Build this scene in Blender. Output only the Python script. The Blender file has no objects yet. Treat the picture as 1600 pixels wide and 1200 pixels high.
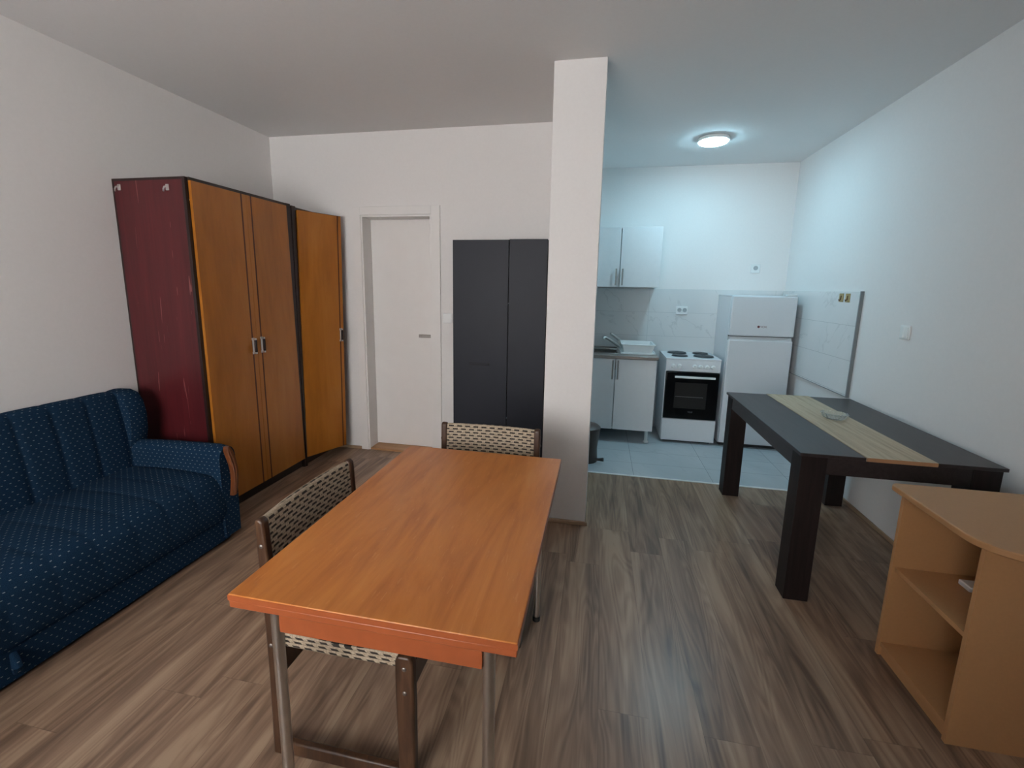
import bpy, bmesh, math, random
from mathutils import Vector, Matrix
random.seed(7)
C = bpy.context.scene.collection
SC = bpy.context.scene
PI = math.pi

# ------------------------------------------------------------------ camera
cam_d = bpy.data.cameras.new('camera')
cam = bpy.data.objects.new('camera', cam_d)
C.objects.link(cam)
CF, CP, CY, CR, CH = 709.814, math.radians(9.945), math.radians(-11.366), math.radians(0.974), 1.493
cam_d.sensor_width = 36.0
cam_d.lens = CF / 1600 * 36.0
cam_d.shift_x = 6.672 / 1600
cam_d.shift_y = -26.112 / 1600
cam_d.clip_start = 0.05
fw = Vector((math.sin(CY) * math.cos(CP), math.cos(CY) * math.cos(CP), -math.sin(CP)))
rt = Vector((math.cos(CY), -math.sin(CY), 0))
up = rt.cross(fw)
r2 = rt * math.cos(CR) + up * math.sin(CR)
u2 = -rt * math.sin(CR) + up * math.cos(CR)
cam.matrix_world = Matrix(((r2.x, u2.x, -fw.x, 0), (r2.y, u2.y, -fw.y, 0), (r2.z, u2.z, -fw.z, CH), (0, 0, 0, 1)))
SC.camera = cam

# ------------------------------------------------------------------ world, light, exposure
XL, XR, YB, YK, H, YN = -2.86, 1.807, 3.678, 5.10, 2.728, -1.35
WX0, WX1, WZ0, WZ1 = -2.4, -0.3, 0.85, 2.35          # the window behind the camera
W = bpy.data.worlds.new('daylight')
SC.world = W
W.use_nodes = True
bg = W.node_tree.nodes['Background']
bg.inputs[0].default_value = (1.0, 0.972, 0.955, 1)
bg.inputs[1].default_value = 12.6
portal = bpy.data.lights.new('window_daylight', 'AREA')
portal.shape = 'RECTANGLE'
portal.size = WX1 - WX0
portal.size_y = WZ1 - WZ0
portal.cycles.is_portal = True
po = bpy.data.objects.new('window_daylight', portal)
C.objects.link(po)
po.location = ((WX0 + WX1) / 2, YN - 0.26, (WZ0 + WZ1) / 2)
po.rotation_euler = (PI / 2, 0, PI)                  # shines towards +y
SC.view_settings.view_transform = 'Standard'
SC.view_settings.look = 'None'
SC.view_settings.gamma = 1
SC.view_settings.exposure = 0.12
SC.cycles.use_denoising = True
SC.cycles.max_bounces = 10
SC.cycles.diffuse_bounces = 6
SC.cycles.sample_clamp_indirect = 8
LAMP_STRENGTH = 102.0

# ------------------------------------------------------------------ material helpers
def srgb(r, g, b):
    f = lambda c: (c / 255 / 12.92) if c / 255 <= .04045 else ((c / 255 + .055) / 1.055) ** 2.4
    return (f(r), f(g), f(b), 1)

class Mat:
    def __init__(s, name, rough=.5, metal=0., color=(.8, .8, .8, 1), spec=.5):
        s.m = bpy.data.materials.new(name); s.m.use_nodes = True
        s.t = s.m.node_tree; s.n = s.t.nodes
        s.b = s.n['Principled BSDF']
        s.b.inputs['Roughness'].default_value = rough
        s.b.inputs['Metallic'].default_value = metal
        s.b.inputs['Base Color'].default_value = color
        s.b.inputs['Specular IOR Level'].default_value = spec
    def node(s, typ, **kw):
        x = s.n.new(typ)
        for k, v in kw.items(): setattr(x, k, v)
        return x
    def put(s, sock, v):
        if hasattr(v, 'is_output') or isinstance(v, bpy.types.NodeSocket): s.t.links.new(v, sock)
        else: sock.default_value = v
    def math(s, op, a, b=None, c=None):
        x = s.node('ShaderNodeMath', operation=op)
        s.put(x.inputs[0], a)
        if b is not None: s.put(x.inputs[1], b)
        if c is not None: s.put(x.inputs[2], c)
        return x.outputs[0]
    def coord(s, kind='Object'):
        return s.node('ShaderNodeTexCoord').outputs[kind]
    def sep(s, v):
        x = s.node('ShaderNodeSeparateXYZ'); s.put(x.inputs[0], v); return x.outputs
    def comb(s, a, b, c=0.):
        x = s.node('ShaderNodeCombineXYZ'); s.put(x.inputs[0], a); s.put(x.inputs[1], b); s.put(x.inputs[2], c); return x.outputs[0]
    def scale(s, v, sc, loc=(0, 0, 0)):
        x = s.node('ShaderNodeMapping'); s.put(x.inputs[0], v); x.inputs['Scale'].default_value = sc; x.inputs['Location'].default_value = loc
        return x.outputs[0]
    def noise(s, v, sc=5., det=4., rough=.5, dist=0.):
        x = s.node('ShaderNodeTexNoise'); s.put(x.inputs['Vector'], v)
        x.inputs['Scale'].default_value = sc; x.inputs['Detail'].default_value = det
        x.inputs['Roughness'].default_value = rough; x.inputs['Distortion'].default_value = dist
        return x.outputs['Fac']
    def white(s, v):
        x = s.node('ShaderNodeTexWhiteNoise', noise_dimensions='3D'); s.put(x.inputs['Vector'], v); return x.outputs['Value']
    def ramp(s, f, stops):
        x = s.node('ShaderNodeValToRGB'); s.put(x.inputs[0], f)
        e = x.color_ramp.elements
        while len(e) < len(stops): e.new(.5)
        for i, (p, c) in enumerate(stops): e[i].position = p; e[i].color = c
        return x.outputs[0]
    def mix(s, f, a, b, blend='MIX'):
        x = s.node('ShaderNodeMix', data_type='RGBA', blend_type=blend)
        s.put(x.inputs[0], f); s.put(x.inputs[6], a); s.put(x.inputs[7], b); return x.outputs[2]
    def lt(s, a, v): return s.math('LESS_THAN', a, v)
    def color(s, v): s.put(s.b.inputs['Base Color'], v); return s
    def rough(s, v): s.put(s.b.inputs['Roughness'], v); return s
    def bump(s, h, strength=.2, dist=.002):
        x = s.node('ShaderNodeBump'); s.put(x.inputs['Height'], h)
        x.inputs['Strength'].default_value = strength; x.inputs['Distance'].default_value = dist
        s.put(s.b.inputs['Normal'], x.outputs[0]); return s

def plain(name, col, rough=.5, metal=0., var=.04, sc=30., bump=0., spec=.5):
    """a slightly uneven painted / plastic / metal surface"""
    m = Mat(name, rough, metal, col, spec)
    n = m.noise(m.coord(), sc, 3)
    lo = tuple(max(0, c * (1 - var)) for c in col[:3]) + (1,)
    hi = tuple(min(1, c * (1 + var)) for c in col[:3]) + (1,)
    m.color(m.ramp(n, [(.3, lo), (.7, hi)]))
    if bump: m.bump(n, bump)
    return m.m

M = {}
M['wall'] = plain('wall_paint', (.80, .785, .775, 1), .85, var=.01, sc=60, bump=.03)
M['ceiling'] = plain('ceiling_paint', (.76, .75, .745, 1), .9, var=.01, sc=60)
M['white'] = plain('white_lacquer', (.78, .79, .80, 1), .35, var=.01)
M['doorwhite'] = plain('door_white', (.80, .785, .77, 1), .4, var=.012, sc=8)
M['enamel'] = plain('white_enamel', (.74, .77, .80, 1), .22, var=.01)
M['fridge'] = plain('fridge_white', (.66, .69, .72, 1), .3, var=.015, sc=200, bump=.03)
M['plastic'] = plain('white_plastic', (.82, .84, .84, 1), .35, var=.01)
M['chrome'] = plain('brushed_chrome', (.72, .71, .69, 1), .3, 1., var=.05)
M['steel'] = plain('stainless_steel', (.42, .40, .38, 1), .3, 1., var=.06, sc=40)
M['blackglass'] = plain('black_glass', (.006, .006, .007, 1), .12, spec=.25)
M['blackplastic'] = plain('black_plastic', (.015, .015, .016, 1), .5)
M['hob'] = plain('hob_iron', (.05, .055, .06, 1), .45, .3)
M['binbrown'] = plain('brown_plastic', srgb(88, 76, 72), .4)
M['greytrim'] = plain('grey_trim', srgb(120, 126, 130), .4)
M['boltmetal'] = plain('dull_bolt', (.22, .19, .17, 1), .4, .8)

def wood(name, stops, grain=(30, 2.2, 30), rough=.4, sc=1., det=6., dist=.6, bump=.04, extra=None, spec=.5):
    m = Mat(name, rough, spec=spec)
    v = m.scale(m.coord(), grain)
    n = m.noise(v, sc, det, .6, dist)
    n2 = m.noise(m.scale(m.coord(), tuple(g * 5 for g in grain)), sc, 3)
    f = m.math('ADD', m.math('MULTIPLY', n, .8), m.math('MULTIPLY', n2, .2))
    c = m.ramp(f, stops)
    if extra: c = extra(m, c)
    m.color(c); m.bump(n2, bump)
    return m.m

M['honey'] = wood('honey_veneer', [(.3, srgb(148, 88, 24)), (.5, srgb(172, 106, 34)), (.7, srgb(184, 120, 48))], (6, 6, .9), .34, extra=None)
M['darkstrip'] = plain('dark_walnut_strip', srgb(84, 36, 12), .4)
M['darkedge'] = plain('dark_brown_edge', srgb(34, 20, 18), .45)
def scratches(m, c):
    v = m.coord()
    s = m.noise(m.scale(v, (60, 60, 3.2), (3, 0, 1)), 1, 2, .5, .6)
    z = m.sep(v)[2]; x = m.sep(v)[0]
    patch = m.noise(m.scale(v, (5, 5, 2)), 1, 2)
    line = m.math('MULTIPLY', m.math('GREATER_THAN', s, .70), m.math('GREATER_THAN', patch, .5))
    c = m.mix(m.math('MULTIPLY', line, .45), c, srgb(170, 110, 105))
    return c
M['redveneer'] = wood('oxblood_veneer', [(.3, srgb(66, 18, 22)), (.6, srgb(88, 26, 31)), (.8, srgb(104, 38, 42))], (14, 14, .8), .42, extra=scratches)
def table_marks(m, c):
    v = m.coord()
    s = m.noise(m.scale(v, (90, 14, 40)), 1, 3)
    c = m.mix(m.math('MULTIPLY', m.math('GREATER_THAN', s, .66), .25), c, srgb(214, 150, 96))
    x = m.sep(v)
    dx = m.math('SUBTRACT', x[0], -.52); dy = m.math('SUBTRACT', x[1], 1.05)
    r = m.math('SQRT', m.math('ADD', m.math('POWER', dx, 2), m.math('POWER', dy, 2)))
    ring = m.math('LESS_THAN', m.math('ABSOLUTE', m.math('SUBTRACT', r, .085)), .0022)
    br = m.math('GREATER_THAN', m.noise(m.scale(v, (9, 9, 9)), 1, 2), .48)
    return m.mix(m.math('MULTIPLY', m.math('MULTIPLY', ring, br), .35), c, srgb(220, 170, 120))
M['cherry'] = wood('orange_cherry_laminate', [(.32, srgb(168, 96, 40)), (.48, srgb(190, 116, 54)), (.6, srgb(200, 126, 62)), (.75, srgb(206, 138, 78))], (11, 1.3, 11), .3, dist=1.2, extra=table_marks)
M['cherryedge'] = plain('cherry_edge', srgb(156, 82, 46), .35, var=.06)
M['wenge'] = wood('wenge_laminate', [(.3, srgb(34, 29, 30)), (.7, srgb(54, 47, 48))], (60, 3, 60), .38, bump=.08, spec=.5)
M['wengev'] = wood('wenge_upright_laminate', [(.3, srgb(26, 20, 20)), (.7, srgb(42, 33, 32))], (60, 60, 3), .55, bump=.08, spec=.25)
M['oak'] = wood('pale_oak_laminate', [(.3, srgb(150, 130, 104)), (.5, srgb(182, 162, 132)), (.75, srgb(200, 184, 156))], (34, 2, 34), .45)
M['oakedge'] = plain('oak_edge', srgb(160, 120, 88), .45)
M['mdf'] = plain('beech_chipboard', srgb(180, 134, 90), .5, var=.025, sc=90)
M['chairwood'] = wood('worn_brown_beech', [(.3, srgb(42, 27, 19)), (.55, srgb(74, 50, 34)), (.8, srgb(110, 82, 58))], (26, 26, 4), .4)
M['armwood'] = wood('varnished_arm_wood', [(.3, srgb(66, 34, 18)), (.6, srgb(118, 68, 38)), (.8, srgb(160, 104, 62))], (40, 40, 6), .28)
M['threshold'] = wood('threshold_wood', [(.3, srgb(160, 120, 82)), (.7, srgb(190, 148, 106))], (3, 40, 40), .5)
M['skirting'] = wood('skirting_wood', [(.3, srgb(150, 124, 100)), (.7, srgb(182, 154, 126))], (4, 4, 40), .5)
M['blackdoor'] = plain('matt_black_laminate', srgb(32, 36, 46), .5, var=.05, sc=6, spec=.3)
M['blackgap'] = plain('black_gap', (.004, .004, .005, 1), .7)

# laminate floor ---------------------------------------------------
m = Mat('laminate_floor', .42, spec=.45)
xyz = m.sep(m.coord())
u = m.math('DIVIDE', m.math('SUBTRACT', xyz[0], .0625), .1775)
k = m.math('FLOOR', u); fu = m.math('FRACT', m.math('ADD', u, 100))
off = m.math('MULTIPLY', m.white(m.comb(k, 3.1, 0)), 1.0)
vv = m.math('ADD', m.math('DIVIDE', xyz[1], 1.28), off)
mm = m.math('FLOOR', vv); fv = m.math('FRACT', m.math('ADD', vv, 100))
idw = m.white(m.comb(k, mm, 5.))
idv = m.math('MULTIPLY', idw, 37.)
gv = m.comb(m.math('MULTIPLY', xyz[0], 13.), m.math('MULTIPLY', xyz[1], .8), idv)
n1 = m.noise(gv, 1.0, 4, .55, .9)
n2 = m.noise(m.comb(m.math('MULTIPLY', xyz[0], 90.), m.math('MULTIPLY', xyz[1], 3.), idv), 1., 3, .6, .3)
rings = m.math('SINE', m.math('MULTIPLY', m.noise(m.comb(m.math('MULTIPLY', xyz[0], 9.), m.math('MULTIPLY', xyz[1], .9), idv), 1., 2, .4, .5), 75.))
rings = m.math('MULTIPLY_ADD', rings, .5, .5)
f = m.math('ADD', m.math('ADD', m.math('MULTIPLY', n1, .82), m.math('MULTIPLY', n2, .16)), m.math('MULTIPLY', rings, .085))
f = m.math('ADD', f, m.math('MULTIPLY', m.math('SUBTRACT', idw, .5), .06))
c = m.ramp(f, [(.32, srgb(98, 77, 63)), (.45, srgb(128, 104, 86)), (.56, srgb(150, 124, 103)), (.70, srgb(172, 147, 123))])
seam = m.math('MAXIMUM', m.lt(fu, .010), m.lt(fv, .0016))
c = m.mix(m.math('MULTIPLY', seam, .35), c, srgb(60, 46, 38))
m.color(c); m.rough(m.math('MULTIPLY_ADD', n2, .12, .27)); m.bump(n2, .05)
M['floor'] = m.m

def tiles(name, ux, uy, w, h, ox, oy, base, dark, vein, grout, rough, veinamt):
    m = Mat(name, rough)
    co = m.sep(m.coord())
    a = m.math('DIVIDE', m.math('SUBTRACT', co[ux], ox), w); b = m.math('DIVIDE', m.math('SUBTRACT', co[uy], oy), h)
    fa = m.math('FRACT', m.math('ADD', a, 50)); fb = m.math('FRACT', m.math('ADD', b, 50))
    idw = m.white(m.comb(m.math('FLOOR', a), m.math('FLOOR', b), 2.))
    sh_ = m.math('ADD', co[ux], m.math('MULTIPLY', co[uy], .9))
    v = m.comb(m.math('ADD', sh_, m.math('MULTIPLY', idw, 9)), m.math('MULTIPLY', m.math('SUBTRACT', co[uy], co[ux]), .35), m.math('MULTIPLY', idw, 5))
    cloud = m.noise(v, 3.5, 5, .6)
    vn = m.noise(v, 2.2, 5, .55, .8)
    line = m.math('SUBTRACT', 1., m.math('MINIMUM', m.math('MULTIPLY', m.math('ABSOLUTE', m.math('SUBTRACT', vn, .5)), 70.), 1.))
    line = m.math('MULTIPLY', line, m.math('GREATER_THAN', m.noise(v, 4, 2), .52))
    c = m.mix(cloud, base, dark)
    c = m.mix(m.math('MULTIPLY', line, veinamt), c, vein)
    g = m.math('MAXIMUM', m.lt(fa, .003 / w), m.lt(fb, .003 / h))
    c = m.mix(g, c, grout)
    m.color(c); return m.m
M['floortile'] = tiles('grey_floor_tile', 0, 1, .61, .30, .33, 3.92, srgb(196, 203, 206), srgb(176, 184, 188), srgb(160, 168, 172), srgb(128, 134, 138), .25, .25)
M['walltile_xz'] = tiles('marble_wall_tile', 0, 2, 1.22, .252, .50, .0, srgb(224, 225, 225), srgb(212, 215, 216), srgb(168, 172, 174), srgb(188, 192, 194), .18, .32)
M['walltile_yz'] = tiles('marble_wall_tile_side', 1, 2, 1.22, .252, 3.60, .0, srgb(224, 225, 225), srgb(212, 215, 216), srgb(168, 172, 174), srgb(180, 184, 186), .18, .3)

# sofa fabric (uses the box UV, in metres) --------------------------
m = Mat('blue_dash_upholstery', 1., spec=.05)
uv = m.sep(m.coord('UV'))
def dashes(m, ua, vb, px, pz, lx, lz):
    row = m.math('DIVIDE', vb, pz); r = m.math('FLOOR', row)
    sh = m.math('MULTIPLY', m.math('FLOORED_MODULO', r, 2.), .5)
    a = m.math('FRACT', m.math('ADD', m.math('ADD', m.math('DIVIDE', ua, px), sh), 100)); b = m.math('FRACT', m.math('ADD', row, 100))
    return m.math('MULTIPLY', m.lt(a, lx), m.lt(b, lz))
d = dashes(m, uv[0], uv[1], .032, .0205, .22, .14)
wv = m.noise(m.scale(m.coord('UV'), (400, 400, 400)), 1, 2)
base = m.ramp(wv, [(.3, srgb(18, 36, 55)), (.7, srgb(31, 55, 79))])
m.color(m.mix(m.math('MULTIPLY', d, .5), base, srgb(160, 172, 172))); m.bump(wv, .3, .001)
M['fabric'] = m.m

# woven cane-like webbing of the chairs ------------------------------
def weave(name, seat):
    m = Mat(name, .7, spec=.3)
    o = m.sep(m.coord())
    if seat: ua = m.math('ADD', o[1], o[2]); vb = m.math('ADD', o[0], o[2])
    else: ua = o[0]; vb = o[2]
    pz, px = .0150, .042
    row = m.math('DIVIDE', vb, pz); r = m.math('FLOOR', row)
    sh = m.math('MULTIPLY', m.math('FLOORED_MODULO', r, 2.), .5)
    a = m.math('FRACT', m.math('ADD', m.math('ADD', m.math('DIVIDE', ua, px), sh), 100))
    b = m.math('FRACT', m.math('ADD', row, 100))
    fine = m.math('FRACT', m.math('ADD', m.math('DIVIDE', ua, px / 8), 100))
    dark = m.math('MULTIPLY', m.lt(a, .60), m.lt(b, .50))
    dark = m.math('MULTIPLY', dark, m.math('MULTIPLY_ADD', m.lt(fine, .7), .2, .8))
    edge = m.math('MULTIPLY', m.lt(b, .14), .5)
    dk = m.math('MAXIMUM', dark, edge)
    n = m.noise(m.scale(m.coord(), (180, 180, 180)), 1, 2)
    light = m.ramp(n, [(.3, srgb(150, 134, 114)), (.7, srgb(190, 174, 152))])
    m.color(m.mix(dk, light, srgb(30, 25, 25)))
    m.bump(m.math('SUBTRACT', 1., dk), .8, .002)
    return m.m
M['weave'] = weave('woven_webbing_back', False)
M['weaveseat'] = weave('woven_webbing_seat', True)

gm = Mat('clear_cut_glass', .03)
gm.b.inputs['Transmission Weight'].default_value = .9
gm.b.inputs['IOR'].default_value = 1.45
gm.color((.92, .95, .95, 1))
M['glass'] = gm.m
lm = Mat('lit_diffuser', .5)
lm.b.inputs['Emission Color'].default_value = (.46, .82, 1.0, 1)
lm.b.inputs['Emission Strength'].default_value = LAMP_STRENGTH
M['lit'] = lm.m
M['yellow'] = plain('yellowed_tape', srgb(168, 146, 96), .4, var=.15, sc=80)
M['windowglass'] = None
wg = Mat('window_glass', 0.0)
tr = wg.node('ShaderNodeBsdfTransparent'); gl = wg.node('ShaderNodeBsdfGlossy'); gl.inputs['Roughness'].default_value = .02
fr_ = wg.node('ShaderNodeFresnel'); mx = wg.node('ShaderNodeMixShader')
wg.t.links.new(fr_.outputs[0], mx.inputs[0]); wg.t.links.new(tr.outputs[0], mx.inputs[1]); wg.t.links.new(gl.outputs[0], mx.inputs[2])
wg.t.links.new(mx.outputs[0], wg.n['Material Output'].inputs[0])
M['windowglass'] = wg.m
M['redlogo'] = plain('logo_dark_red', srgb(96, 40, 46), .5)
M['greylogo'] = plain('logo_grey', srgb(120, 122, 126), .5)
M['well'] = plain('socket_grey', srgb(168, 174, 178), .4)
M['ovendim'] = plain('oven_interior', srgb(20, 18, 18), .4)

# ------------------------------------------------------------------ mesh helpers
ORG = {}
class B:
    def __init__(s): s.bm = bmesh.new(); s.cur = 0
    def mat(s, i): s.cur = i; return s
    def _f(s, fs):
        for f in fs: f.material_index = s.cur
    def box(s, x0, x1, y0, y1, z0, z1):
        v = [s.bm.verts.new((x, y, z)) for z in (z0, z1) for y in (y0, y1) for x in (x0, x1)]
        s._f([s.bm.faces.new([v[i] for i in q]) for q in ((0, 2, 3, 1), (4, 5, 7, 6), (0, 1, 5, 4), (2, 6, 7, 3), (0, 4, 6, 2), (1, 3, 7, 5))])
        return s
    def prism(s, pts, ax, lo, hi):
        """polygon pts in the two axes other than ax (in xyz order), extruded lo..hi"""
        def P(p, h):
            q = list(p); q.insert('xyz'.index(ax), h); return q
        a = [s.bm.verts.new(P(p, lo)) for p in pts]; b = [s.bm.verts.new(P(p, hi)) for p in pts]
        n = len(pts); fs = [s.bm.faces.new(a[::-1]), s.bm.faces.new(b)]
        for i in range(n): fs.append(s.bm.faces.new((a[i], a[(i + 1) % n], b[(i + 1) % n], b[i])))
        s._f(fs); return s
    def cyl(s, p0, p1, r0, r1=None, n=24):
        r1 = r0 if r1 is None else r1
        p0 = Vector(p0); p1 = Vector(p1); d = (p1 - p0).normalized()
        a = d.orthogonal().normalized(); b = d.cross(a)
        R = []
        for p, r in ((p0, r0), (p1, r1)):
            R.append([s.bm.verts.new(p + (a * math.cos(t) + b * math.sin(t)) * r) for t in [2 * PI * i / n for i in range(n)]])
        fs = [s.bm.faces.new(R[0][::-1]), s.bm.faces.new(R[1])]
        for i in range(n): fs.append(s.bm.faces.new((R[0][i], R[0][(i + 1) % n], R[1][(i + 1) % n], R[1][i])))
        s._f(fs); return s
    def tube(s, pts, r, n=12, rz=None):
        pts = [Vector(p) for p in pts]; prev = None; rings = []
        for i, p in enumerate(pts):
            d = (pts[min(i + 1, len(pts) - 1)] - pts[max(i - 1, 0)]).normalized()
            if prev is None: a = d.orthogonal().normalized()
            else: a = (prev - d * prev.dot(d)).normalized()
            prev = a; b = d.cross(a); rr = r[i] if isinstance(r, (list, tuple)) else r
            rings.append([s.bm.verts.new(p + (a * math.cos(t) + b * math.sin(t)) * rr) for t in [2 * PI * j / n for j in range(n)]])
        fs = [s.bm.faces.new(rings[0][::-1]), s.bm.faces.new(rings[-1])]
        for A, Bq in zip(rings, rings[1:]):
            for j in range(n): fs.append(s.bm.faces.new((A[j], A[(j + 1) % n], Bq[(j + 1) % n], Bq[j])))
        s._f(fs); return s
    def lathe(s, prof, cx, cy, n=40, wob=None):
        rings = []
        for i, (r, z) in enumerate(prof):
            rings.append([s.bm.verts.new((cx + math.cos(t) * r * (wob(t, i) if wob else 1), cy + math.sin(t) * r * (wob(t, i) if wob else 1), z)) for t in [2 * PI * j / n for j in range(n)]])
        fs = []
        for A, Bq in zip(rings, rings[1:]):
            for j in range(n): fs.append(s.bm.faces.new((A[j], A[(j + 1) % n], Bq[(j + 1) % n], Bq[j])))
        fs.append(s.bm.faces.new(rings[0][::-1])); fs.append(s.bm.faces.new(rings[-1]))
        s._f(fs); return s
    def loft(s, secs):
        """closed sections (lists of points, same count) joined in order, ends capped"""
        R = [[s.bm.verts.new(p) for p in q] for q in secs]; n = len(R[0])
        fs = [s.bm.faces.new(R[0][::-1]), s.bm.faces.new(R[-1])]
        for A, Bq in zip(R, R[1:]):
            for j in range(n): fs.append(s.bm.faces.new((A[j], A[(j + 1) % n], Bq[(j + 1) % n], Bq[j])))
        s._f(fs); return s
    def rot(s, ang, cx, cy, cz=0, ax='Z'):
        bmesh.ops.rotate(s.bm, verts=s.bm.verts, cent=(cx, cy, cz), matrix=Matrix.Rotation(ang, 3, ax)); return s
    def build(s, name, mats, parent=None, bevel=0., seg=2, smooth=True, org=None, subsurf=0, angle=35):
        bm = s.bm
        bmesh.ops.recalc_face_normals(bm, faces=bm.faces)
        o_ = Vector((0, 0, 0))
        if parent is not None: o_ = ORG.get(parent.name, Vector((0, 0, 0)))
        elif org is not None: o_ = Vector(org)
        uvl = bm.loops.layers.uv.new('box')
        for f in bm.faces:
            n = f.normal; a = max(range(3), key=lambda i: abs(n[i]))
            for l in f.loops:
                c = l.vert.co
                l[uvl].uv = ((c.y, c.z), (c.x, c.z), (c.y, c.x))[a]
        bmesh.ops.translate(bm, verts=bm.verts, vec=-o_)
        me = bpy.data.meshes.new(name); bm.to_mesh(me); bm.free()
        for mt in (mats if isinstance(mats, (list, tuple)) else [mats]): me.materials.append(mt)
        o = bpy.data.objects.new(name, me); C.objects.link(o)
        if smooth:
            for p in me.polygons: p.use_smooth = True
            me.set_sharp_from_angle(angle=math.radians(angle))
        if parent is not None:
            o.parent = parent; ORG[o.name] = o_
        else:
            o.location = o_; ORG[o.name] = o_
        if bevel:
            b = o.modifiers.new('bevel', 'BEVEL'); b.width = bevel; b.segments = seg; b.limit_method = 'ANGLE'; b.angle_limit = math.radians(40); b.harden_normals = False
        if subsurf:
            q = o.modifiers.new('subsurf', 'SUBSURF'); q.levels = subsurf; q.render_levels = subsurf
        return o

def tag(o, label, cat, group=None):
    o['label'] = label; o['category'] = cat
    if group: o['group'] = group
    return o
def thing(name, label, cat, loc=(0, 0, 0), group=None):
    o = bpy.data.objects.new(name, None); C.objects.link(o); o.location = loc
    o.empty_display_size = .1
    ORG[o.name] = Vector(loc)
    return tag(o, label, cat, group)
def struct(name, b, mats, parent=None, **kw):
    o = b.build(name, mats, parent, **kw)
    if parent is None: o['kind'] = 'structure'
    return o
def struct_root(name, loc):
    o = bpy.data.objects.new(name, None); C.objects.link(o); o.location = loc; ORG[o.name] = Vector(loc); o['kind'] = 'structure'; o.empty_display_size = .1
    return o
def text_obj(name, body, size, loc, rot, mat, parent, depth=.0006):
    cu = bpy.data.curves.new(name, 'FONT'); cu.body = body; cu.size = size; cu.extrude = depth; cu.align_x = 'CENTER'; cu.align_y = 'CENTER'
    tmp = bpy.data.objects.new(name + '_tmp', cu); C.objects.link(tmp)
    dg = bpy.context.evaluated_depsgraph_get()
    me = bpy.data.meshes.new_from_object(tmp.evaluated_get(dg)); bpy.data.objects.remove(tmp)
    me.name = name
    me.transform(Matrix.Translation(Vector(loc) - ORG[parent.name]) @ rot.to_4x4())
    me.materials.clear(); me.materials.append(mat)
    o = bpy.data.objects.new(name, me); C.objects.link(o); o.parent = parent; ORG[o.name] = ORG[parent.name]
    return o

# ================================================================== the room
T = .15
struct('floor', B().box(XL - T, XR + T, YN - T, 3.625, -.1, 0).box(XL - T, -.32, 3.625, YB + .5, -.1, 0), M['floor'], smooth=False)
struct('floor_kitchen', B().box(-.32, XR + T, 3.625, YK + T, -.1, 0.001), M['floortile'], smooth=False)
struct('trim_1', B().box(-.22, XR, 3.615, 3.635, 0.0, .004), M['plastic'], smooth=False)
struct('ceiling', B().box(XL - T, XR + T, YN - T, YK + T, H, H + .1), M['ceiling'], smooth=False)
struct('wall_left', B().box(XL - T, XL, YN - T, YB + .35, 0, H), M['wall'], smooth=False)
struct('wall_right', B().box(XR, XR + T, YN - T, YK + T, 0, H), M['wall'], smooth=False)
struct('wall_kitchen', B().box(-.32, XR, YK, YK + T, 0, H), M['wall'], smooth=False)
struct('wall_partition', B().box(-.319, -.22, 3.02, YK, 0, H), M['wall'], smooth=False)
struct('wall_column', B().box(-.319, -.030, 2.747, 3.03, 0, H), M['wall'], bevel=.003)
# back wall with the doorway
DX0, DX1, DZ = -2.032, -1.400, 2.075
struct('wall_back', B().box(XL, DX0, YB, YB + .2, 0, H).box(DX1, -.319, YB, YB + .2, 0, H).box(DX0, DX1, YB, YB + .2, DZ, H).box(XL, -.319, YB + .21, YB + .35, 0, H), M['wall'], smooth=False)
# wall behind the camera with the window
struct('wall_window', B().box(XL, WX0, YN - .2, YN, 0, H).box(WX1, XR, YN - .2, YN, 0, H).box(WX0, WX1, YN - .2, YN, 0, WZ0).box(WX0, WX1, YN - .2, YN, WZ1, H), M['wall'], smooth=False)
wr = struct_root('window_1', ((WX0 + WX1) / 2, YN - .1, WZ0))
f = B(); yw = YN - .12
for x in (WX0, WX0 + .68, WX0 + 1.37, WX1 - .06): f.box(x, x + .06, yw, yw + .06, WZ0, WZ1)
f.box(WX0, WX1, yw, yw + .06, WZ0, WZ0 + .06).box(WX0, WX1, yw, yw + .06, WZ1 - .06, WZ1)
f.build('window_frame', M['white'], wr, bevel=.004)
B().box(WX0 + .03, WX1 - .03, yw + .025, yw + .032, WZ0 + .03, WZ1 - .03).build('window_glass', M['windowglass'], wr)
B().box(WX0 - .04, WX1 + .04, YN, YN + .14, WZ0 - .03, WZ0).build('window_sill', M['white'], wr, bevel=.004)
# skirtings
def skirt(name, x0, x1, y0, y1): struct(name, B().box(x0, x1, y0, y1, 0, .026), M['skirting'], bevel=.004)
skirt('baseboard_left', XL, XL + .014, YN, YB)
skirt('baseboard_back', XL + .014, -2.10, YB - .014, YB)
skirt('baseboard_back_right', -1.322, -.319, YB - .014, YB)
skirt('baseboard_right', XR - .014, XR, YN, 3.617)
struct('baseboard_column', B().box(-.333, -.016, 2.733, 2.747, 0, .026).box(-.030, -.016, 2.747, 3.03, 0, .026).box(-.333, -.319, 2.747, YB - .014, 0, .026), M['skirting'], bevel=.004)

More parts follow.
